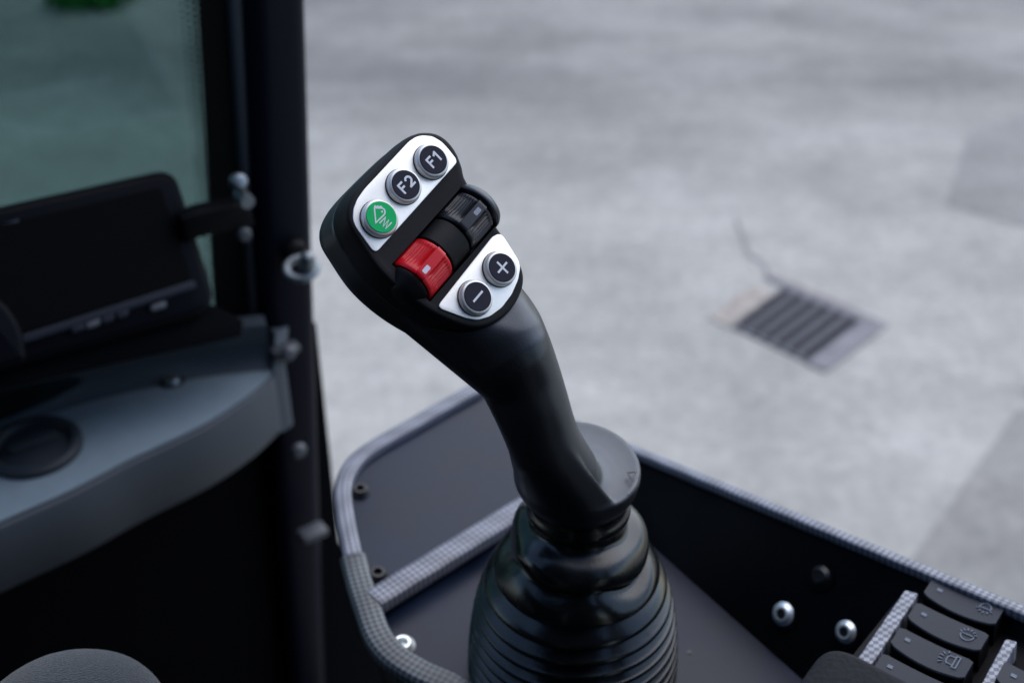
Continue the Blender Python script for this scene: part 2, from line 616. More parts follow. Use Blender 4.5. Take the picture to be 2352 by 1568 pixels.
# weed seen through the tinted windscreen
wc = pz(205, 12, 0)
mb = MB()
for i in range(260):
    a = random.uniform(0, 2 * math.pi); rr = min(0.11, abs(random.gauss(0, 0.06)))
    b0 = wc + V((rr * 1.7 * math.cos(a), rr * math.sin(a) * 0.8, 0.0))
    ln = random.uniform(0.05, 0.16); d = V((random.uniform(-.7, .7), random.uniform(-.7, .7), 1)).normalized()
    s = d.cross(V((random.uniform(-1, 1), random.uniform(-1, 1), 0.1))).normalized() * random.uniform(0.008, 0.02)
    mb.add([b0 - s * .4, b0 + s * .4, b0 + d * ln * .6 + s, b0 + d * ln, b0 + d * ln * .6 - s], [[0, 1, 2, 3, 4]])
tag(mb.build('weed', M['leaf'], smooth=False, fix=False), 'green weed growing on the concrete behind the windscreen', 'weed')

# ================================================================== CAB
VF = V((-0.57, 0.82, 0)).normalized()        # vehicle forward
VR = V((0.82, 0.57, 0)).normalized()         # vehicle right
PIL = V((-0.18, 0.85, 0))
def wp(px, py, off=0.0):                      # windscreen plane
    return pl(px, py, PIL - VF * off, VF)
cabp = V((-0.18, 0.85, 0.9))
cab = thing('cab_frame', cabp, 'dark cab frame with upright pillar beside the open doorway and tinted windscreen', 'cab')
def strip(name, px, off, th, m, parent, bev=0.0, smooth=True):
    pts = [wp(x, y, off) for x, y in px]
    v, f = slab_geo(pts, -VF, th, bev)
    return build(name, v, f, m, parent, smooth=smooth)
strip('pillar', [(572, -350), (702, -350), (712, 0), (728, 600), (745, 1200), (760, 1800), (690, 1800), (640, 1200), (600, 600), (576, 0)], 0.03, 0.07, M['pillar'], cab, 0.012)
strip('edge_strip', [(518, -350), (590, -350), (600, 0), (660, 900), (590, 900), (532, 0)], 0.016, 0.02, M['edge'], cab, 0.004)
# black border of the glass with fading dots
fb = MB()
fb.add(*slab_geo([wp(x, y, 0.008) for x, y in ((445, -350), (540, -350), (560, 0), (612, 800), (505, 800), (464, 0))], -VF, 0.006))
p0, p1 = wp(452, -100, 0.011), wp(513, 790, 0.011)
dd = (p1 - p0); ln = dd.length; dd.normalize(); sd = VF.cross(dd)
if sd.dot(VR) > 0: sd = -sd
for row in range(4):
    rad = (0.0022, 0.0018, 0.0014, 0.0009)[row]
    off = (0.000, 0.0042, 0.0084, 0.0124)[row]
    for i in range(int(ln / 0.0046)):
        c = p0 + dd * ((i + 0.5 * (row % 2)) * 0.0046) + sd * off
        fb.add([c + (dd * math.cos(a) + sd * math.sin(a)) * rad for a in [k * math.pi / 4 for k in range(8)]], [list(range(8))])
fb.build('window_border', M['seal'], cab, smooth=False, fix=False)
gp = [wp(x, y, -0.002) for x, y in ((-1400, -500), (560, -500), (640, 900), (-1400, 1100))]
v, f = slab_geo(gp, -VF, 0.005)
build('windscreen', v, f, M['glass'], cab, smooth=False)
# lower front wall, floor, right sill
pA = wp(748, 1000, 0.02)
fw = [PIL + VR * 0.02 + V((0, 0, 1.42)), PIL - VR * 1.3 + V((0, 0, 1.42)), PIL - VR * 1.3 + V((0, 0, 0.6)), PIL + VR * 0.02 + V((0, 0, 0.6))]
v, f = slab_geo([p - VF * 0.01 for p in fw], -VF, 0.02)
build('front_wall', v, f, M['pit'], cab, smooth=False)
fl = [PIL + VR * 0.02, PIL - VR * 1.3, PIL - VR * 1.3 - VF * 1.6, PIL + VR * 0.02 - VF * 1.6]
v, f = slab_geo([V((p.x, p.y, 0.9)) for p in fl], ZG, 0.03)
build('floor', v, f, M['pit'], cab, smooth=False)

# unseen shell panels, added and cut to shade the cab and admit skylight
def cabpt(r, f, z): return VR * r + VF * f + V((0, 0, z))
SHADE_ROOF_R, SHADE_ROOF_Z = 0.24, 2.40  # right edge pulled in so skylight reaches the joystick
v, f = slab_geo([cabpt(-1.0, -0.75, SHADE_ROOF_Z), cabpt(SHADE_ROOF_R, -0.75, SHADE_ROOF_Z), cabpt(SHADE_ROOF_R, 0.22, SHADE_ROOF_Z), cabpt(-1.0, 0.22, SHADE_ROOF_Z)], ZG, 0.05)
build('shade_roof', v, f, M['pit'], cab, smooth=False)
v, f = slab_geo([cabpt(-1.0, -0.75, 0.9), cabpt(SHADE_ROOF_R, -0.75, 0.9), cabpt(SHADE_ROOF_R, -0.75, SHADE_ROOF_Z - 0.06), cabpt(-1.0, -0.75, SHADE_ROOF_Z - 0.06)], VF, 0.04)
build('shade_rear_wall', v, f, M['pit'], cab, smooth=False)
v, f = slab_geo([cabpt(-1.01, -0.74, 0.9), cabpt(-1.01, 0.78, 0.9), cabpt(-1.01, 0.78, SHADE_ROOF_Z - 0.06), cabpt(-1.01, -0.74, SHADE_ROOF_Z - 0.06)], VR, 0.04)
build('shade_far_side', v, f, M['pit'], cab, smooth=False)
v, f = slab_geo([cabpt(0.40, -0.75, 0.9), cabpt(0.40, -0.05, 0.9), cabpt(0.40, -0.05, SHADE_ROOF_Z - 0.06), cabpt(0.40, -0.75, SHADE_ROOF_Z - 0.06)], -VR, 0.04)  # unseen panel added to darken the dash front
build('shade_rear_side', v, f, M['pit'], cab, smooth=False)
sl = [wp(x, y, 0.012) for x, y in ((640, 1205), (738, 1216), (790, 1262), (1000, 1420), (1000, 1900), (640, 1900))]
v, f = slab_geo(sl, -VF, 0.02)
build('door_sill', v, f, M['pit'], cab, smooth=False)
# hinge brackets and bolts on the pillar
mb = MB()
c = wp(655, 803, 0.045); mb.add(*box_geo(c, VR, VF, ZG, 0.022, 0.012, 0.006, 0.002))
mb.build('hinge_bracket', M['edge'], cab)
MB().add(*box_geo(wp(718, 1222, 0.05), VR, VF, ZG, 0.024, 0.016, 0.008, 0.003)).build('hinge_bracket', M['fitting'], cab)
for (x, y, r, mm) in ((660, 810, 0.0065, 'zinc'), (684, 1033, 0.0068, 'zinc')):
    MB().add(*bolt_geo_head(wp(x, y, 0.052), -VF, r, 0.005, False)).build('bolt', M['fitting'], cab)
# striker eye on the pillar
ec = wp(692, 616, 0.055)
mb = MB()
ax = (VR * 0.9 - VF * 0.5 + V((0, 0, 0.45))).normalized()
a_, b_, n_ = frame(V((0.15, -0.45, 0.88)))
R0, r0 = 0.0088, 0.0032
rings = []
for i in range(32):
    t = 2 * math.pi * i / 32
    d = a_ * math.cos(t) * 1.25 + b_ * math.sin(t)
    rings.append([ec + d * R0 + (d.normalized() * math.cos(q) + n_ * math.sin(q)) * r0 for q in [k * math.pi / 5 for k in range(10)]])
rings.append(rings[0])
mb.add(*loft_geo(rings, False, False))
mb.add(*revolve_geo([(0.0055, 0), (0.0055, 0.012), (0.003, 0.016), (0.0001, 0.017)], ec + V((0.004, 0, 0.001)), V((0.2, -0.4, 0.9)), 20))
mb.build('door_striker', M['steel'], cab)
MB().add(*bolt_geo_head(wp(674, 578, 0.036), -VF, 0.010, 0.006, False)).build('bolt', M['black'], cab)

# ---- monitor
mn = (-VF * 0.84 + ZG * 0.54).normalized()
mp0 = pd(495, 700, 0.90)
def mpx(x, y, off=0.0):
    return pl(x, y, mp0 + mn * off, mn)
mon = thing('monitor', mpx(240, 780), 'black tilted monitor with a dark blank screen standing on the dashboard', 'monitor')
out = round_poly([mpx(*p) for p in ((-260, 530), (402, 383), (508, 712), (-200, 905))], [0.01, 0.014, 0.02, 0.01])
v, f = slab_geo(out, mn, 0.032, 0.006)
build('casing', v, f, M['bezel'], mon)
scr = round_poly([mpx(*p) for p in ((-240, 575), (368, 430), (440, 644), (-190, 838))], 0.004)
v, f = slab_geo(scr, mn, 0.002, 0, 0.001)
build('screen', v, f, M['screen'], mon, smooth=False)
q = [mpx(*p, -0.012) for p in ((-260, 880), (470, 690), (560, 735), (556, 772), (300, 826), (0, 896), (-260, 960))]
v, f = slab_geo(q, mn, 0.012, 0.002)
build('base', v, f, M['pit'], mon)
lip = [mpx(*p) for p in ((-190, 846), (442, 643), (450, 662), (-185, 866))]
v, f = slab_geo(round_poly(lip, 0.003), mn, 0.003, 0.001, 0.0035)
build('lower_lip', v, f, M['switch'], mon)
for x, y, w in ((178, 754, 16), (212, 744, 16), (246, 733, 15), (280, 722, 14), (362, 704, 18)):
    q = round_poly([mpx(x - w, y - 2), mpx(x + w, y - 14), mpx(x + w, y + 3), mpx(x - w, y + 14)], 0.003)
    v, f = slab_geo(q, mn, 0.003, 0.0012, 0.0035)
    build('button', v, f, M['fitting'] if w == 18 or x == 212 else M['switch'], mon)
q = [mpx(*p) for p in ((-30, 528), (42, 505), (46, 517), (-26, 541))]
v, f = slab_geo(q, mn, 0.001, 0, 0.0006)
build('name_strip', v, f, M['icon'], mon, smooth=False)
q = [wp(x, y, 0.045) for x, y in ((420, 505), (455, 486), (575, 462), (588, 520), (470, 545), (425, 560))]
v, f = slab_geo(q, -VF, 0.012, 0.003)
build('bracket_arm', v, f, M['black'], mon)
MB().add(*bolt_geo_head(wp(546, 418, 0.05), (-VF + ZG * 0.6).normalized(), 0.0062, 0.007, False)).add(*revolve_geo([(0.0052, 0), (0.0052, 0.014)], wp(550, 446, 0.046), -VF, 16)).build('bolt', M['steel'], mon)
MB().add(*bolt_geo_head(wp(560, 538, 0.045), -VF, 0.0055, 0.004, False)).build('bolt', M['edge'], mon)

# ---- dashboard shelf
ZS = CAM_H - 0.58
e0, e1 = pz(628, 862, ZS), pz(0, 1215, ZS)
ed = (e1 - e0).normalized()
e1 = e0 + ed * 0.75
bn = V((-ed.y, ed.x, 0)).normalized()
if bn.dot(VF) < 0: bn = -bn
k0 = pz(610, 800, ZS); k1 = pz(0, 985, ZS)
dash = thing('dashboard_shelf', (e0 + pz(0, 1215, ZS)) / 2, 'grey moulded dashboard tray with raised back rim and round cap', 'dashboard')
kd = (k1 - k0).normalized(); k2 = k0 + kd * 0.75
# floor as a grid curving up at the back into the wall and rim
mid = []
rows = 26
FC = catmull([pz(x, y, ZS) for x, y in ((630, 864), (566, 922), (461, 990), (296, 1069), (165, 1138), (0, 1211), (-320, 1352))], 5, False)
KC = catmull([pz(x, y, ZS) for x, y in ((622, 836), (545, 843), (428, 858), (231, 901), (90, 942), (0, 970), (-320, 1066))], 5, False)
rows = len(FC) - 1
rings = []
for f0, b0 in zip(FC, KC):
    d = (b0 - f0); L = d.length; d.normalize()
    up = ZG
    prof = [f0 - up * 0.056 + d * 0.004, f0 - up * 0.052, f0 - up * 0.006, f0 - up * 0.0015 + d * 0.0015, f0 + d * 0.006]
    prof += [f0 + d * (L * q) for q in (0.25, 0.5, 0.7)]
    for q in range(1, 7):
        a = q / 6 * math.pi / 2
        prof.append(f0 + d * (L - 0.016 + 0.016 * math.sin(a)) + up * (0.016 * (1 - math.cos(a))))
    prof += [f0 + d * (L - 0.001) + up * 0.022, f0 + d * (L - 0.009) + up * 0.038, f0 + d * (L - 0.008) + up * 0.042, f0 + d * (L + 0.006) + up * 0.042, f0 + d * (L + 0.012) + up * 0.036, f0 + d * (L + 0.012) - up * 0.056]
    rings.append(prof)
n = len(rings[0])
v = [p for r in rings for p in r]
f = []
for i in range(rows):
    for j in range(n):
        f.append([i * n + j, i * n + (j + 1) % n, (i + 1) * n + (j + 1) % n, (i + 1) * n + j])
f.append(list(range(n))); f.append([rows * n + j for j in range(n)])
build('tray', v, f, M['dash_shaded'], dash, angle=50)
# added sheet: light on the tray floor put into a paler colour
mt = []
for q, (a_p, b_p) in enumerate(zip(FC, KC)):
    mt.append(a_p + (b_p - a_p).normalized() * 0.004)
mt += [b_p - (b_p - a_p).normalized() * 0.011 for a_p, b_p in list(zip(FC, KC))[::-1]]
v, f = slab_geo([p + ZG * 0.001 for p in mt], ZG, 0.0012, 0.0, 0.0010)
build('lit_tray_floor', v, f, M['dash'], dash)
# right end cheek
q = [rings[0][j] + (e0 - e1).normalized() * 0.001 for j in range(n)]
chk = [e0 - ZG * 0.056, e0 + ZG * 0.002, k0 + ZG * 0.022 - bn * 0.016, k0 + ZG * 0.030 + bn * 0.013, k0 - ZG * 0.056 + bn * 0.013]
v, f = slab_geo([p - ed * 0.014 for p in chk], -ed, 0.014, 0.004)
build('end_panel', v, f, M['dash_shaded'], dash)
cp = pz(82, 1036, ZS)
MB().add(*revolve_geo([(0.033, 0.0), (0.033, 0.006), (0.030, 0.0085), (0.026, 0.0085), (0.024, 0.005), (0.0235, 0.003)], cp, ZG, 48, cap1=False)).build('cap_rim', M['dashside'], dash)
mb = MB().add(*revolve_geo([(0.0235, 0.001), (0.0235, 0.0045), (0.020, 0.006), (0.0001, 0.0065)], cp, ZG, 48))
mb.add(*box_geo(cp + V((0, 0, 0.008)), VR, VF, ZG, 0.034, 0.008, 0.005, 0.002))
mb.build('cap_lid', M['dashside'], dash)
MB().add(*bolt_geo_head(pz(395, 878, ZS + 0.003), ZG, 0.0062, 0.0045, False)).build('bolt', M['steel'], dash)
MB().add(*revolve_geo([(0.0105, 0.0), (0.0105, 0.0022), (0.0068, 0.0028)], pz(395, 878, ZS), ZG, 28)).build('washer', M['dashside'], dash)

# clamp knob on the monitor's lower left
kq = [mpx(*p) for p in ((-120, 640), (2, 686), (46, 752), (58, 830), (-120, 880))]
v, f = slab_geo(round_poly(kq, [0.005, 0.02, 0.02, 0.005, 0.005], 6), mn, 0.016, 0.005, 0.014)
build('clamp_knob', v, f, M['bezel'], mon)

# ================================================================== CONSOLE
ZP = CAM_H - 0.50
W0 = pz(1480, 1190, ZP); W1 = pz(1870, 1530, ZP)
WD = (W1 - W0).normalized()                    # along the side wall, towards the rear
WN = V((WD.y, -WD.x, 0)).normalized()          # wall inner normal (towards the tray)
if WN.dot(V((-1, -1, 0))) < 0: WN = -WN
WNH = WN.copy()
WN = (WNH * math.cos(math.radians(33)) + V((0, 0, 1)) * math.sin(math.radians(33))).normalized()
def wl(px, py, off=0.0):
    return pl(px, py, W0 + WN * off, WN)
con = thing('side_console', pz(1150, 1400, ZP), 'black and grey side console with woven grey edge trim carrying the joystick', 'console')
# trim path: outer rim on the left, corner behind the stick, then up the side wall
left_px = [(1130, 1640), (1040, 1582), (965, 1548), (905, 1510), (868, 1462), (845, 1400), (826, 1340), (812, 1286)]
left_px2 = [(812, 1286), (800, 1230), (790, 1170), (789, 1128), (798, 1096), (822, 1062), (866, 1030), (940, 988), (1020, 942), (1085, 906)]
Lt1 = catmull([pz(x, y, ZP) for x, y in left_px], 6, False)
cor = wl(1150, 893)
Lt2p = [pz(x, y, ZP) for x, y in left_px2]
wt0, wt1 = wl(1450, 1036), wl(2352, 1412)
wdir = (wt1 - wt0).normalized()
start = cor.lerp(wt0, 0.12)
Lt2 = catmull(Lt2p + [pz(1128, 885, ZP), V((start.x, start.y, ZP + 0.002))] + [wt0.lerp(wt1, q) for q in (-0.12, 0.0, 0.15, 0.4, 0.7, 1.0, 1.35)], 6, False)
def rprof(w, h, r):
    pts = []
    for cx, cy, a0 in ((w / 2 - r, h - r, 0), (-(w / 2 - r), h - r, 90), (-(w / 2 - r), r - 0.004, 180), (w / 2 - r, r - 0.004, 270)):
        for k in range(4):
            a = math.radians(a0 + 30 * k)
            pts.append((cx + r * math.cos(a), cy + r * math.sin(a)))
    return pts
n2 = 6 * (len(Lt2p) - 1)
sweep('edge_trim', Lt2, rprof(0.0102, 0.005, 0.002), M['trim'], con, scale=[max(0.62, min(1.0, 1.0 - 0.38 * (i - n2) / 18)) for i in range(len(Lt2))])
tag(sweep('edge_trim', [p - V((0, 0, 0.0006)) for p in Lt1], rprof(0.0145, 0.005, 0.0025), M['trim_shaded'], con), 'woven edge trim at the near left corner, shade put into its colour')
# plates
innerL2 = [pz(x, y, ZP) for x, y in ((850, 1368), (828, 1290), (812, 1225), (804, 1170), (803, 1128), (812, 1096), (836, 1062), (880, 1032), (955, 990), (1035, 944), (1128, 895))]
far = [cor.copy()]
far[0].z = ZP
s0, s1 = pz(850, 1368, ZP), pz(1205, 1150, ZP)
sdir = (s1 - s0).normalized()
# strip meets the wall line
tt = ((W0 - s0).dot(WNH)) / sdir.dot(WNH)
sx_ = s0 + sdir * tt
p1 = innerL2 + far + [sx_]
v, f = slab_geo(p1, ZG, 0.004)
build('upper_plate', v, f, M['plate'], con, smooth=False)
st0 = pz(862, 1392, ZP); st1 = st0 + sdir * (sx_ - s0).length
sw = ((pz(862, 1392, ZP) - pz(843, 1352, ZP)).length)
path = [pz(860, 1384, ZP) + sdir * q for q in [i * 0.01 for i in range(int((sx_ - s0).length / 0.01) - 1)]]
sweep('divider_trim', path, rprof(0.014, 0.005, 0.002), M['trim'], con)
wb = W0 + WD * 0.50
p2 = [pz(870, 1405, ZP - 0.008), pz(905, 1500, ZP - 0.008), pz(980, 1560, ZP - 0.008), pz(1200, 1700, ZP - 0.008), pz(1500, 1900, ZP - 0.008)]
p2 += [V((wb.x, wb.y, ZP - 0.008)), V((sx_.x, sx_.y, ZP - 0.008))]
v, f = slab_geo(p2, ZG, 0.004)
build('lower_plate', v, f, M['plate'], con, smooth=False)
# outer skirt below the rim
sk_path = Lt1[::-1][:0] + Lt1 + Lt2[:len(Lt2p) * 6]
mb = MB()
n = len(sk_path)
mb.add([p - V((0, 0, 0.003)) for p in sk_path] + [p - V((0, 0, 0.16)) + V((0.02, 0, 0)) for p in sk_path], [[i, i + 1, n + i + 1, n + i] for i in range(n - 1)])
sk = mb.build('skirt', M['black'], con)
sm = sk.modifiers.new('thickness', 'SOLIDIFY'); sm.thickness = 0.003; sm.offset = 0
# side wall (wedge)
q1 = W0 + WD * 0.55
top1 = wt0 + wdir * ((q1 - wt0).dot(WD) / wdir.dot(WD))
low = (WN.cross(WD)).normalized()
if low.z > 0: low = -low
wall = [cor + low * 0.012, cor - V((0, 0, 0.001)), wt0 - V((0, 0, 0.003)), top1 - V((0, 0, 0.003)), q1 + low * 0.02]
v, f = slab_geo(wall, WN, 0.006)
build('side_wall', v, f, M['black'], con, smooth=False)
for x, y, r, mm in ((1800, 1409, 0.0078, 'zinc'), (1944, 1450, 0.0072, 'zinc'), (1886, 1322, 0.0068, 'blackbolt')):
    b = MB().add(*bolt_geo_head(wl(x, y, 0.0), WN, r * 0.80, 0.0032)).build('bolt', M[mm], con)
    MB().add(*revolve_geo([(r * 0.80 * 0.46, 0.0016), (r * 0.80 * 0.46, 0.0026), (0.0001, 0.0026)], wl(x, y, 0.0), WN, 6)).build('socket', M['blackbolt'], b, smooth=False)
    MB().add(*revolve_geo([(r * 1.12, 0.0), (r * 1.12, 0.0006), (r * 0.6, 0.0007)], wl(x, y, 0.0), WN, 24)).build('washer', M['black'], b, smooth=False)
for x, y, z, mm in ((828, 1131, ZP, 'blackbolt'), (868, 1323, ZP, 'blackbolt'), (925, 1484, ZP - 0.008, 'zinc')):
    MB().add(*bolt_geo_head(pz(x, y, z), V((0.05, -0.1, 1)), 0.0058 if mm != 'zinc' else 0.0066, 0.0045)).build('bolt', M[mm], con)
MB().add(*revolve_geo([(0.0011, 0), (0.0011, 0.0004)], pz(1583, 1497, ZP - 0.008), ZG, 12)).build('plug', M['blackbolt'], con)

# ---- switch panel (sloped, beside the wall top)
PN = WNH.cross(wdir)
if PN.z < 0: PN = -PN
PN.normalize()
pp0 = wt0.copy()
def sp(px, py, off=0.0):
    return pl(px, py, pp0 + PN * off, PN)
pn_front = [sp(2098, 1330, -0.010), sp(1950, 1515, -0.010), sp(2000, 1900, -0.010), sp(2700, 1700, -0.010), sp(2450, 1425, -0.010)]
v, f = slab_geo(pn_front, PN, 0.075)
build('switch_panel', v, f, M['black'], con, smooth=False)
def flat_uv(name, pts, n, th, m, parent):
    v, f = slab_geo(round_poly(pts, 0.0012, 3), n, th, 0.0006)
    a, b, _ = frame(n)
    return build(name, v, f, m, parent, uvs=[(p.dot(a), p.dot(b)) for p in v], smooth=False)
flat_uv('panel_strip', [sp(2079, 1353), sp(2110, 1362), sp(2007, 1518), sp(1955, 1560), sp(1940, 1550), sp(1978, 1499)], PN, 0.009, M['trim'], con)
flat_uv('panel_strip', [sp(2310, 1465), sp(2337, 1472), sp(2240, 1650), sp(2210, 1650)], PN, 0.009, M['trim'], con)

# rocker switches: corners read once, then stepped at the panel's own pitch
TL = sp(2144, 1331); A_ = (sp(2307, 1401) - TL); B_ = (sp(2070, 1442) - TL) / 2
Dn = (sp(2043, 1479) - sp(2070, 1442)); Bu = B_.normalized(); Au = A_.normalized()
Lw, Hh, St = A_.length, Dn.length, B_.length
def make_switch(i, col, label):
    o = TL + Bu * (St * i) + Au * (col * (Lw + 0.0115)) + (Bu * 0.012 if col else V((0, 0, 0)))
    t = thing('rocker_switch', o + Au * Lw / 2 + Bu * Hh / 2 - PN * 0.006, label, 'switch', 'grey rocker switches in the switch panel')
    NX = 16
    rings = []
    def zt(s):
        return 0.0006 + 0.0008 * (2 * s - 1) ** 2
    body = []
    for k in range(NX + 1):
        s = k / NX
        ins = 0.0010 * max(0.0, 1 - min(s, 1 - s) * Lw / 0.0014) ** 2
        yb = Hh * (1.08 + 0.20 * (1 - (2 * s - 1) ** 2))
        z = zt(s)
        rings.append([o + Au * (Lw * s) + Bu * y + PN * zz for y, zz in (
            (ins + 0.0004, z - 0.0016), (ins + 0.0001, z - 0.0006), (ins + 0.0006, z), (Hh * 0.3, z), (Hh * 0.6, z), (yb - 0.0006 - ins, z), (yb - ins - 0.0001, z - 0.0006), (yb - ins - 0.0004, z - 0.0016))])
        body.append([o + Au * (0.0003 + (Lw - 0.0006) * s) + Bu * y + PN * zz for y, zz in ((0.0006, -0.010), (0.0006, z - 0.0014), (yb - 0.0005, z - 0.0014), (yb - 0.0002, -0.010))])
    v, f = loft_geo(rings)
    build('rocker', v, f, M['switch'], t, angle=40)
    v, f = loft_geo(body)
    build('switch_body', v, f, M['black'], t, smooth=False)
    def loc(s, y, dz=0.0002):
        return o + Au * (Lw * s) + Bu * (Hh * y) + PN * (zt(s) + dz)
    q = [loc(0.13, 0.42), loc(0.20, 0.42), loc(0.20, 0.58), loc(0.13, 0.58)]
    v, f = slab_geo(q, PN, 0.0006, 0, 0.0001)
    build('indicator_mark', v, f, M['icon'], t, smooth=False)
    return t, loc
def icon(t, loc, paths, w=0.00055):
    mb = MB()
    for k, (pts, cl) in enumerate(paths):
        mb.add(*stroke_geo([loc(*p) for p in pts], PN, w, 0.0002 + 0.00003 * k, cl))
    mb.build('symbol', M['icon'], t, smooth=False)
def arc(cx, cy, rx, ry, a0, a1, n=10):
    return [(cx + rx * math.cos(math.radians(a0 + (a1 - a0) * i / n)), cy + ry * math.sin(math.radians(a0 + (a1 - a0) * i / n))) for i in range(n + 1)]
def rays(cx, cy, r0x, r0y, k, a0, a1, n):
    out = []
    for i in range(n):
        a = math.radians(a0 + (a1 - a0) * i / (n - 1))
        out.append(([(cx + r0x * math.cos(a), cy + r0y * math.sin(a)), (cx + r0x * k * math.cos(a), cy + r0y * k * math.sin(a))], False))
    return out
t, loc = make_switch(0, 0, 'rocker switch with a dome lamp shining down, beside the woven edge trim')
icon(t, loc, [(arc(0.79, 0.40, 0.075, 0.25, 175, 365), False), ([(0.72, 0.44), (0.86, 0.44)], False)] + rays(0.79, 0.40, 0.08, 0.22, 1.45, 25, 155, 5))
t, loc = make_switch(1, 0, 'rocker switch with a bowl lamp shining up, between two other switches')
icon(t, loc, [(arc(0.77, 0.55, 0.085, 0.27, -5, 185), False), ([(0.70, 0.52), (0.84, 0.52)], False)] + rays(0.77, 0.55, 0.08, 0.24, 1.5, 200, 340, 6))
t, loc = make_switch(2, 0, 'rocker switch with a flashing beacon symbol')
icon(t, loc, [([(0.80, 0.28), (0.72, 0.28), (0.70, 0.40), (0.70, 0.58), (0.72, 0.68), (0.80, 0.68)], False), ([(0.80, 0.20), (0.85, 0.20), (0.85, 0.78), (0.80, 0.78)], True)]
     + [([(0.66, 0.30), (0.62, 0.22)], False), ([(0.65, 0.42), (0.60, 0.40)], False), ([(0.65, 0.58), (0.60, 0.60)], False), ([(0.66, 0.70), (0.62, 0.78)], False), ([(0.70, 0.2), (0.68, 0.1)], False)])
make_switch(3, 0, 'grey rocker switch half hidden by the dark armrest')
make_switch(1, 1, 'grey rocker switch cut off by the right edge, upper one past the second strip')
make_switch(2, 1, 'grey rocker switch at the bottom right corner, past the second strip')

# ---- armrest
an = V((0, 0, 1))
ap = pd(1910, 1487, 0.455)
def asf(x, y): return pl(x, y, ap, an)
q = round_poly([asf(1905, 1462), asf(2250, 1640), asf(2050, 2050), asf(1700, 1745)], [0.012, 0.02, 0.02, 0.02], 8)
v, f = slab_geo(q, an, 0.03, 0.004)
arm = tag(build('armrest', v, f, M['arm']), 'dark grey padded armrest with rounded corner at the bottom edge', 'armrest')

# ---- seat cushion corner
sc_c = pd(145, 1788, 0.52)
mb = MB()
rings = []
ax1 = V((1, 0, 0)); ax2 = V((0, 0.75, -0.66)).normalized(); ax3 = ax1.cross(ax2)
NS = 28
for i in range(NS + 1):
    ph = -math.pi / 2 + math.pi * i / NS
    cph, sph = math.cos(ph), math.sin(ph)
    ring = []
    for j in range(56):
        t = 2 * math.pi * j / 56
        x, y = superellipse(t, 0.044, 0.044, 2.2)
        ring.append(sc_c + V((1, 0, 0)) * x * max(cph, 0.001) ** 0.8 + V((0, 0.25, 0.97)) * y * max(cph, 0.001) ** 0.8 + V((0, 0.97, -0.25)) * sph * 0.06)
    rings.append(ring)
mb.add(*loft_geo(rings))
tag(mb.build('seat_bolster', M['fabric']), 'rounded grey woven seat bolster at the bottom left corner', 'seat')

# ================================================================== JOYSTICK
BK = -FWD
FN = (BK * 0.866 + RGT * 0.455 + UPV * 0.205).normalized()      # face normal
F0 = pd(1030, 560, 0.50)
def fp(px, py, h=0.0):
    return pl(px, py, F0 + FN * h, FN)
ee = fp(1040, 383) - fp(861, 578)
FU = (ee - FN * ee.dot(FN)).normalized()       # along the button row
FW = FN.cross(FU).normalized()
CF = pd(1325, 1080, 0.572)                      # flange centre
joy = thing('joystick', V((CF.x, CF.y, ZP - 0.008)), 'black multi button joystick with a ribbed rubber boot rising from the console', 'joystick')

# grip with flange
def dface(px, py, h):
    return (fp(px, py, h) - CAM).dot(FWD)
stn = [((880, 694), (1120, 612), dface(1010, 655, -0.0185)), ((955, 748), (1206, 690), dface(1085, 718, -0.0195)), ((1024, 795), (1246, 735), dface(1135, 765, -0.0185)),
       ((1060, 821), (1266, 788), dface(1163, 805, -0.0155)),
       ((1098, 880), (1286, 846), 0.528), ((1130, 940), (1306, 914), 0.534), ((1155, 1000), (1320, 962), 0.540), ((1173, 1046), (1336, 1002), 0.545)]
print('face depths', [round(q[2], 4) for q in stn])
AXF = V((0.05, -0.09, 1)).normalized()
cs = []
for (l, r, d) in stn:
    L3, R3 = pd(*l, d), pd(*r, d)
    cs.append([(L3 + R3) / 2, (R3 - L3).normalized(), (R3 - L3).length / 2])
NR = 56
rings = []
ts = []
for i, (c, a, r) in enumerate(cs):
    T = (cs[min(i + 1, len(cs) - 1)][0] - cs[max(i - 1, 0)][0]).normalized()
    ts.append(T)
def ring_at(c, a, T, ra, rb, e=2.25):
    A = (a - T * a.dot(T)).normalized()
    B = T.cross(A).normalized()
    out = []
    for j in range(NR):
        x, y = superellipse(2 * math.pi * j / NR, ra, rb, e)
        out.append(c + A * x + B * y)
    return out
# densify the stations with a spline
cc_ = catmull([c for c, a, r in cs], 5, False)
rr_ = catmull([V((r, 0, 0)) for c, a, r in cs], 5, False)
aa_ = catmull([a for c, a, r in cs], 5, False)
for i in range(len(cc_)):
    T = (cc_[min(i + 1, len(cc_) - 1)] - cc_[max(i - 1, 0)]).normalized()
    q = i / (len(cc_) - 1)
    rings.append(ring_at(cc_[i], aa_[i], T, rr_[i].x, min(rr_[i].x, 0.0100 + (0.0150 - 0.0100) * min(1.0, q / 0.36) + 0.0005 * q)))
Tl = (cc_[-1] - cc_[-2]).normalized()
def frng(h, off, r, blend=1.0):
    T = (Tl * (1 - blend) + (-AXF) * blend).normalized()
    return ring_at(CF + AXF * h + V((-0.64, -0.768, 0)) * off, aa_[-1] * (1 - blend) + RGT * blend, T, r, r, 2.25 - 0.25 * blend)
RM = 0.0284
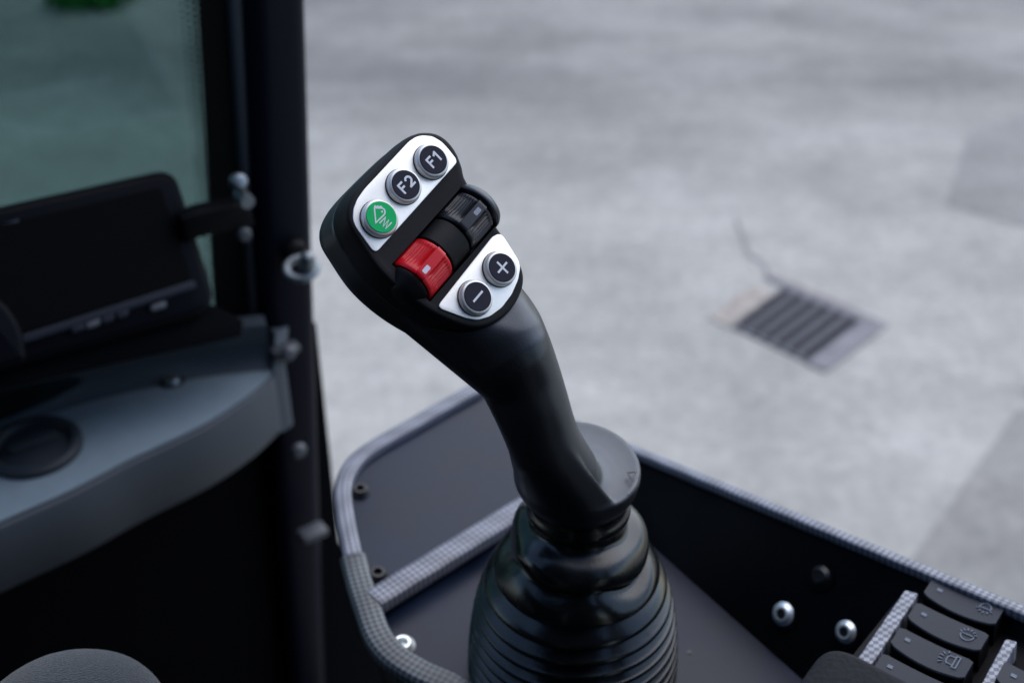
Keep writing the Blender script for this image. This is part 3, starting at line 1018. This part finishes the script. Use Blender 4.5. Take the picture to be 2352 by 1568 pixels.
for h, off, r, bl in ((0.0125, RM - 0.0156, 0.0154, 0.6), (0.0085, RM - 0.0162, 0.0162, 0.85), (0.0060, RM - 0.0174, 0.0174, 1), (0.0046, RM - 0.0196, 0.0196, 1), (0.0039, RM - 0.0222, 0.0222, 1), (0.0038, RM - 0.0246, 0.0246, 1), (0.0040, RM - 0.0266, 0.0266, 1),
                      (0.0043, RM - 0.0276, 0.0276, 1), (0.0040, RM - 0.0281, 0.0281, 1), (0.0030, 0.0, 0.0284, 1), (-0.0005, 0, 0.0286, 1), (-0.0045, 0, 0.0281, 1), (-0.0088, 0.0, 0.0263, 1), (-0.0122, 0, 0.0240, 1), (-0.0150, 0, 0.0215, 1), (-0.0175, 0, 0.019, 1)):
    rings.append(frng(h, off, r, bl))
GRIP_RINGS = rings
# head shell
face_px = [(975, 303), (1003, 306), (1028, 321), (1049, 348), (1062, 380), (1070, 410), (1096, 452), (1128, 500), (1156, 540), (1184, 583), (1202, 620), (1203, 655), (1188, 692), (1160, 725), (1125, 746),
           (1092, 752), (1055, 745), (1005, 724), (955, 694), (905, 655), (862, 610), (822, 550), (801, 514), (797, 484), (806, 455), (828, 424), (880, 370), (935, 318), (955, 307)]
O2 = [fp(x, y) for x, y in face_px]
O2 = catmull(O2, 5)
if poly_normal(O2).dot(FN) < 0: O2 = O2[::-1]
cen = sum(O2, V((0, 0, 0))) / len(O2)
cen2 = fp(940, 520)
def hring(h, ins, scale=1.0, about=None):
    r = inset_ring(O2, FN, ins)
    ab = about or cen
    return [ab + (p - ab) * scale + FN * h for p in r]
cap_rings = [hring(-0.0002, 0.0030), hring(0.0, 0.0014), hring(-0.0003, 0.0006), hring(-0.0012, 0.0), hring(-0.006, -0.0006), hring(-0.0125, -0.0010),
             hring(-0.0128, -0.0009), hring(-0.0131, -0.0002), hring(-0.0132, 0.004)]
v, f = loft_geo(cap_rings)
head = build('head_shell', v, f, M['shell'], joy, angle=45)
# back of the head, neck, grip and hand rest are one moulded body
back_rings = [hring(-0.0128, 0.0022), hring(-0.0128, 0.0004), hring(-0.0134, -0.0010), hring(-0.020, -0.0010),
              hring(-0.0265, -0.0012), hring(-0.0310, -0.0006), hring(-0.0345, 0.0014), hring(-0.0368, 0.0050), hring(-0.0382, 0.0, 0.62), hring(-0.0384, 0, 0.25)]
bm = bmesh.new()
def bm_add(vs, fs):
    vv = [bm.verts.new(p) for p in vs]
    for q in fs:
        bm.faces.new([vv[k] for k in q])
bm_add(*loft_geo(back_rings))
bm_add(*loft_geo(GRIP_RINGS))
hb = bmesh.new()
low_edge = lambda p: (p - cen).dot(FW) < 0.001
for rr in (hring(-0.0150, -0.0004), hring(-0.0215, -0.0006), hring(-0.0275, -0.0002), hring(-0.0320, 0.0022)):
    for p in rr:
        if low_edge(p): hb.verts.new(p)
for ri in (14, 17, 20):
    for p in GRIP_RINGS[ri]: hb.verts.new(p)
bmesh.ops.convex_hull(hb, input=hb.verts[:])
loose = [q for q in hb.verts if not q.link_faces]
bmesh.ops.delete(hb, geom=loose, context='VERTS')
hb.verts.index_update()
bm_add([q.co.copy() for q in hb.verts], [[w_.index for w_ in q.verts] for q in hb.faces])
hb.free()
# front and left skirt between the grip and the rim; the scoop stays open on the right
hb = bmesh.new()
for ri in (32, 34, 35):
    rc0 = sum(GRIP_RINGS[ri], V((0, 0, 0))) / len(GRIP_RINGS[ri])
    for p in GRIP_RINGS[ri]:
        if (p - rc0).dot(V((-0.64, -0.768, 0))) > 0.001: hb.verts.new(p)
fa, fb_, _n = frame(AXF)
for k in range(60):
    t = 2 * math.pi * k / 60
    d_ = fa * math.cos(t) + fb_ * math.sin(t)
    ang = math.degrees(math.atan2(d_.y, d_.x)) % 360
    if 165 <= ang <= 310:
        hb.verts.new(CF + d_ * 0.0281 + AXF * 0.0025)
        hb.verts.new(CF + d_ * 0.0268 - AXF * 0.0060)
bmesh.ops.convex_hull(hb, input=hb.verts[:])
loose = [q for q in hb.verts if not q.link_faces]
bmesh.ops.delete(hb, geom=loose, context='VERTS')
hb.verts.index_update()
bm_add([q.co.copy() for q in hb.verts], [[w_.index for w_ in q.verts] for q in hb.faces])
hb.free()
bmesh.ops.recalc_face_normals(bm, faces=bm.faces)
vs_ = [q.co.copy() for q in bm.verts]; bm.verts.index_update()
fs_ = [[w_.index for w_ in q.verts] for q in bm.faces]
bm.free()
grip = build('grip', vs_, fs_, M['grip'], joy, angle=180)
rm = grip.modifiers.new('voxel', 'REMESH'); rm.mode = 'VOXEL'; rm.voxel_size = 0.0007
sm_ = grip.modifiers.new('relax', 'SMOOTH'); sm_.factor = 0.5; sm_.iterations = 20
bpy.context.view_layer.update()
dg = bpy.context.evaluated_depsgraph_get()
gme = bpy.data.meshes.new_from_object(grip.evaluated_get(dg))
grip.modifiers.clear(); grip.data = gme
gme.polygons.foreach_set('use_smooth', [True] * len(gme.polygons))
if not gme.materials: gme.materials.append(M['grip'])
# small triangle mark moulded on the flange rim
tri = [CF + AXF * 0.0046 + V((0.0215, -0.0065, 0)), CF + AXF * 0.0046 + V((0.0255, -0.006, 0)), CF + AXF * 0.0046 + V((0.0228, -0.0105, 0))]
v, f = stroke_geo(tri, AXF, 0.0005, 0.0004, True)
build('moulded_mark', v, f, M['blackbolt'], grip, smooth=False)

# trough for the rollers
HC = fp(1024, 560)                              # middle of the rollers on the face
cut = MB().add(*box_geo(HC + FN * 0.001 + FU * 0.0005, FU, FW, FN, 0.0465, 0.0205, 0.014)).build('cutter', M['shell'], joy, smooth=False)
bo = head.modifiers.new('trough', 'BOOLEAN'); bo.object = cut; bo.solver = 'EXACT'; bo.operation = 'DIFFERENCE'
bpy.context.view_layer.update()
dg = bpy.context.evaluated_depsgraph_get()
me2 = bpy.data.meshes.new_from_object(head.evaluated_get(dg))
head.modifiers.clear()
head.data = me2
bpy.data.objects.remove(cut)
me2.set_sharp_from_angle(angle=math.radians(40))

# plates
up_px = [(970, 312), (992, 314), (1013, 326), (1028, 342), (1046, 365), (1048, 374), (1041, 383), (868, 575), (861, 578), (854, 574), (817, 523), (810, 505), (811, 481), (820, 458), (837, 434), (938, 326), (955, 315)]
lo_px = [(1143, 538), (1151, 540), (1157, 546), (1190, 598), (1194, 614), (1189, 643), (1174, 677), (1151, 707), (1124, 727), (1097, 735), (1070, 731), (1013, 710), (1007, 704), (1010, 696), (1130, 544)]
def face_plate(name, px):
    pts = [fp(x, y) for x, y in px]
    # corner rounding only on the tight turns comes from the outline itself
    pts = round_poly(pts, 0.0012, 3)
    v, f = slab_geo(pts, FN, 0.0012, 0.0002, 0.0005)
    return build(name, v, f, M['silver'], joy, angle=30)
face_plate('upper_plate', up_px)
face_plate('lower_plate', lo_px)

# buttons
def fl_(c, x, y, h=0.0):
    return c + FU * x + FW * y + FN * h
H_T = 0.0036
BLAB = ['round button marked F1', 'round button marked F2', 'round button with a green cap and a bucket symbol', 'round button marked with a plus', 'round button marked with a minus']
def button(px, py, m, r=0.0071, rc=0.0058):
    c = fp(px, py, 0.0)
    prof = [(r, 0.0004), (r, 0.0010), (r, 0.0021), (r * 0.985, 0.0027), (r * 0.945, 0.0032), (r * 0.89, H_T - 0.0001), (rc + 0.0001, H_T), (rc * 0.98, H_T - 0.0002), (0.0001, H_T - 0.0002)]
    b = MB().add(*revolve_geo(prof, c, FN, 48)).build('button', M['ring'], joy, angle=50)
    capo = MB().add(*revolve_geo([(rc, H_T - 0.0004), (rc, H_T + 0.00012), (rc - 0.00015, H_T + 0.0003), (0.0001, H_T + 0.0003)], c, FN, 48)).build('button_cap', m, b, angle=50)
    gap = MB().add(*revolve_geo([(r + 0.0003, 0.0005), (r + 0.0003, 0.0009)], c, FN, 48)).build('button_seal', M['blackbolt'], b, angle=50)
    b['label'] = BLAB.pop(0)
    return c + FN * (H_T + 0.0003), b
def glyphs(c, b, paths, w=0.00085):
    mb = MB()
    for k, (pts, cl) in enumerate(paths):
        mb.add(*stroke_geo([fl_(c, x, y) for x, y in pts], FN, w, 0.00006 + 0.00002 * k, cl))
    mb.build('symbol', M['mark'], b, smooth=False)
def sc2(pts, s, ox=0, oy=0): return [((x) * s + ox, (y) * s + oy) for x, y in pts]
hL = 0.0046
F_ = lambda ox: [([(ox, -hL / 2), (ox, hL / 2 - 0.0004)], False), ([(ox - 0.0004, hL / 2 - 0.0004), (ox + 0.0025, hL / 2 - 0.0004)], False), ([(ox - 0.0002, 0.0001), (ox + 0.0021, 0.0001)], False)]
c, b = button(987, 374, M['cap'])
glyphs(c, b, F_(-0.0026) + [([(0.0024, -hL / 2), (0.0024, hL / 2), ], False), ([(0.0026, hL / 2 - 0.0003), (0.0009, hL / 2 - 0.0014)], False)])
c, b = button(924, 431, M['cap'])
two = [(0.0008 + 0.0013 + 0.0013 * math.cos(math.radians(a)), hL / 2 - 0.0017 + 0.0013 * math.sin(math.radians(a))) for a in range(165, -46, -15)] + [(0.0010, -hL / 2 + 0.0004)]
glyphs(c, b, F_(-0.0030) + [(two, False), ([(0.0005, -hL / 2 + 0.0004), (0.0037, -hL / 2 + 0.0004)], False)])
c, b = button(868, 505, M['green'], 0.0074, 0.0062)
def c8(x, y): return fp(775.2 + x * 0.2014, 287.1 + y * 0.2014, H_T + 0.0003)
mb = MB()
kk = 0
for pts, cl in (([(420, 948), (437, 1115), (533, 1022), (543, 992), (534, 965), (510, 948)], True),
                ([(422, 940), (428, 924), (446, 938), (458, 926), (474, 940), (490, 928), (508, 942)], False),
                ([(478, 1122), (545, 1055), (522, 1155), (580, 1088), (550, 1182), (618, 1112)], False)):
    mb.add(*stroke_geo([c8(*p) for p in pts], FN, 0.00052, 0.00006 + 0.00002 * kk, cl)); kk += 1
mb.add([c8(507 + 11 * math.cos(a), 990 + 13 * math.sin(a)) + FN * 0.0001 for a in [k * math.pi / 6 for k in range(12)]], [list(range(12))])
mb.build('symbol', M['mark'], b, smooth=False)
c, b = button(1144, 620, M['cap'])
glyphs(c, b, [([(-0.0031, 0), (0.0031, 0)], False), ([(0, -0.0031), (0, 0.0031)], False)])
c, b = button(1088, 686, M['cap'])
glyphs(c, b, [([(-0.0031, 0), (0.0031, 0)], False)])

# rollers: axis along FU, below the face
AX_D = 0.0038
R_R = 0.0102
def roller(u0, u1, m, mk_u, mk_m, name):
    NP, NU = 180, 24
    rings = []
    for iu in range(NU + 1):
        s = iu / NU
        u = u0 + (u1 - u0) * s
        e = min(s, 1 - s) * (u1 - u0)
        endr = -max(0, 0.0008 - e) * 0.6
        ring = []
        for ip in range(NP):
            ph = 2 * math.pi * ip / NP
            pp = (ph + math.pi) % (2 * math.pi) - math.pi
            d = math.degrees(pp)
            if abs(d) < 12:
                r = (R_R + 0.0006) * math.cos(math.radians(12)) / math.cos(pp)
            else:
                k = (abs(d) - 12) / 8.2
                tri_ = abs((k % 1) - 0.5) * 2
                fade = max(0, min(1, (s - 0.10) / 0.25)) * max(0, min(1, (0.94 - s) / 0.10))
                r = R_R - 0.0002 - 0.00075 * fade * (1 - tri_)
            r += endr
            ring.append(HC - FN * AX_D + FU * u + (FN * math.cos(ph) + FW * math.sin(ph)) * r)
        rings.append(ring)
    v, f = loft_geo(rings)
    o = build(name, v, f, m, joy, angle=25)
    top = (R_R + 0.0006) * math.cos(math.radians(12)) - AX_D
    c = HC + FU * mk_u + FN * top
    q = round_poly([c + FU * a + FW * b for a, b in ((-0.0018, -0.0010), (0.0018, -0.0010), (0.0018, 0.0010), (-0.0018, 0.0010))], 0.0006, 4)
    v, f = slab_geo(q, FN, 0.0004, 0, 0.00008)
    build('indicator_window', v, f, mk_m, o, smooth=False)
    return o
M['win'] = mat('indicator_lens', (0.60, 0.56, 0.66), 0.35)
M['win2'] = mat('indicator_lens_grey', (0.20, 0.22, 0.28), 0.4)
tag(roller(-0.0215, -0.0065, M['red'], -0.0175, M['win'], 'thumb_roller'), 'red ribbed thumb roller')
tag(roller(0.0065, 0.0215, M['roller'], 0.0165, M['win2'], 'thumb_roller'), 'black ribbed thumb roller')
hub = revolve_geo([(0.0090, -0.0058), (0.0096, -0.0052), (0.0096, 0.0052), (0.0090, 0.0058)], HC - FN * AX_D, FU, 72)
build('roller_hub', *hub, M['shell'], joy, angle=40)
# end cheeks
rc_ = revolve_geo([(0.0108, 0.0222), (0.0112, 0.0226), (0.0112, 0.0240), (0.0104, 0.0256), (0.0085, 0.0270), (0.004, 0.0275)], HC - FN * AX_D, FU, 72)
build('roller_cheek', *rc_, M['grip'], joy, angle=50)
lc_ = revolve_geo([(0.003, -0.0290), (0.0050, -0.0284), (0.0068, -0.0262), (0.0082, -0.0238), (0.0090, -0.0226), (0.0090, -0.0221)], HC - FN * AX_D, FU, 72)
build('roller_cheek', *lc_, M['shell'], joy, angle=50)

# bellows boot (vertical axis below the flange)
BC = V((CF.x + 0.0012, CF.y, 0))
drops = [(0.0225, 0.380), (0.0222, 0.3915), (0.0236, 0.3945), (0.0240, 0.3970), (0.0236, 0.3985), (0.0222, 0.4005), (0.0222, 0.4035), (0.0240, 0.4055), (0.0290, 0.4080), (0.0322, 0.4115), (0.0336, 0.4150), (0.0334, 0.4178), (0.0318, 0.4200), (0.0306, 0.4222)]
pr, pd_ = 0.0306, 0.4222
for ro, do in ((0.0398, 0.4335), (0.0438, 0.4435), (0.0464, 0.4516), (0.0482, 0.4590), (0.0495, 0.4660), (0.0505, 0.4729), (0.0513, 0.4797), (0.0519, 0.4864), (0.0523, 0.4931), (0.0525, 0.4998)):
    g_ = do - pd_
    drops += [(pr + (ro - pr) * 0.45, pd_ + g_ * 0.28), (pr + (ro - pr) * 0.80, pd_ + g_ * 0.62), (ro - 0.0004, do - 0.0014), (ro, do), (ro - 0.0006, do + 0.0009), (ro - 0.0032, do + 0.0018)]
    pr, pd_ = ro - 0.0038, do + 0.0025
drops += [(0.0500, 0.5060), (0.0500, 0.5085)]
def wob(r, h, t):
    d = CAM_H - h
    k = max(0, min(1, (d - 0.40) / 0.012)) * max(0, min(1, (0.436 - d) / 0.012))
    r2 = r * (1 + 0.05 * k * math.sin(2 * t + 1.2) + 0.035 * k * math.sin(3 * t - 0.6 + d * 40))
    h2 = h + 0.0022 * k * math.sin(2 * t + 2.6) + 0.0016 * k * math.sin(5 * t + d * 90)
    k2 = max(0, min(1, (d - 0.44) / 0.02))
    h2 += 0.0005 * k2 * math.sin(3 * t + 1)
    return r2, h2
prof3 = catmull([V((r, CAM_H - d, 0)) for r, d in drops], 2, False)
bg = revolve_geo([(p.x, p.y) for p in prof3], BC, ZG, 128, fn=wob)
boot = build('rubber_boot', *bg, M['rubber'], joy, angle=80)
ss = boot.modifiers.new('smooth', 'SUBSURF'); ss.levels = 1; ss.render_levels = 1

# ================================================================== LIGHT
SUN_EL, SUN_AZ = math.radians(50), math.radians(40)     # azimuth clockwise from +Y
w = bpy.data.worlds.new('World')
sc.world = w
w.use_nodes = True
nt = w.node_tree
bg_ = nt.nodes['Background']
sky = nt.nodes.new('ShaderNodeTexSky')
sky.sky_type = 'NISHITA'
sky.sun_disc = False
sky.sun_elevation = SUN_EL
sky.sun_rotation = SUN_AZ
sky.air_density = 1.0
sky.dust_density = 0.6
sky.ozone_density = 1.5
nt.links.new(sky.outputs[0], bg_.inputs[0])
bg_.inputs[1].default_value = 0.11
sun_d = bpy.data.lights.new('sun', 'SUN')
sun_d.energy = 1.2
sun_d.angle = math.radians(80)
sun_d.color = (1.0, 0.94, 0.87)
sun = bpy.data.objects.new('sun', sun_d)
COL.objects.link(sun)
sdv = V((math.sin(SUN_AZ) * math.cos(SUN_EL), math.cos(SUN_AZ) * math.cos(SUN_EL), math.sin(SUN_EL)))
sun.rotation_euler = (-sdv).to_track_quat('-Z', 'Y').to_euler()
sc.view_settings.view_transform = 'Standard'
sc.view_settings.look = 'None'
sc.view_settings.gamma = 1
sc.view_settings.use_curve_mapping = False
sc.view_settings.exposure = 1.19
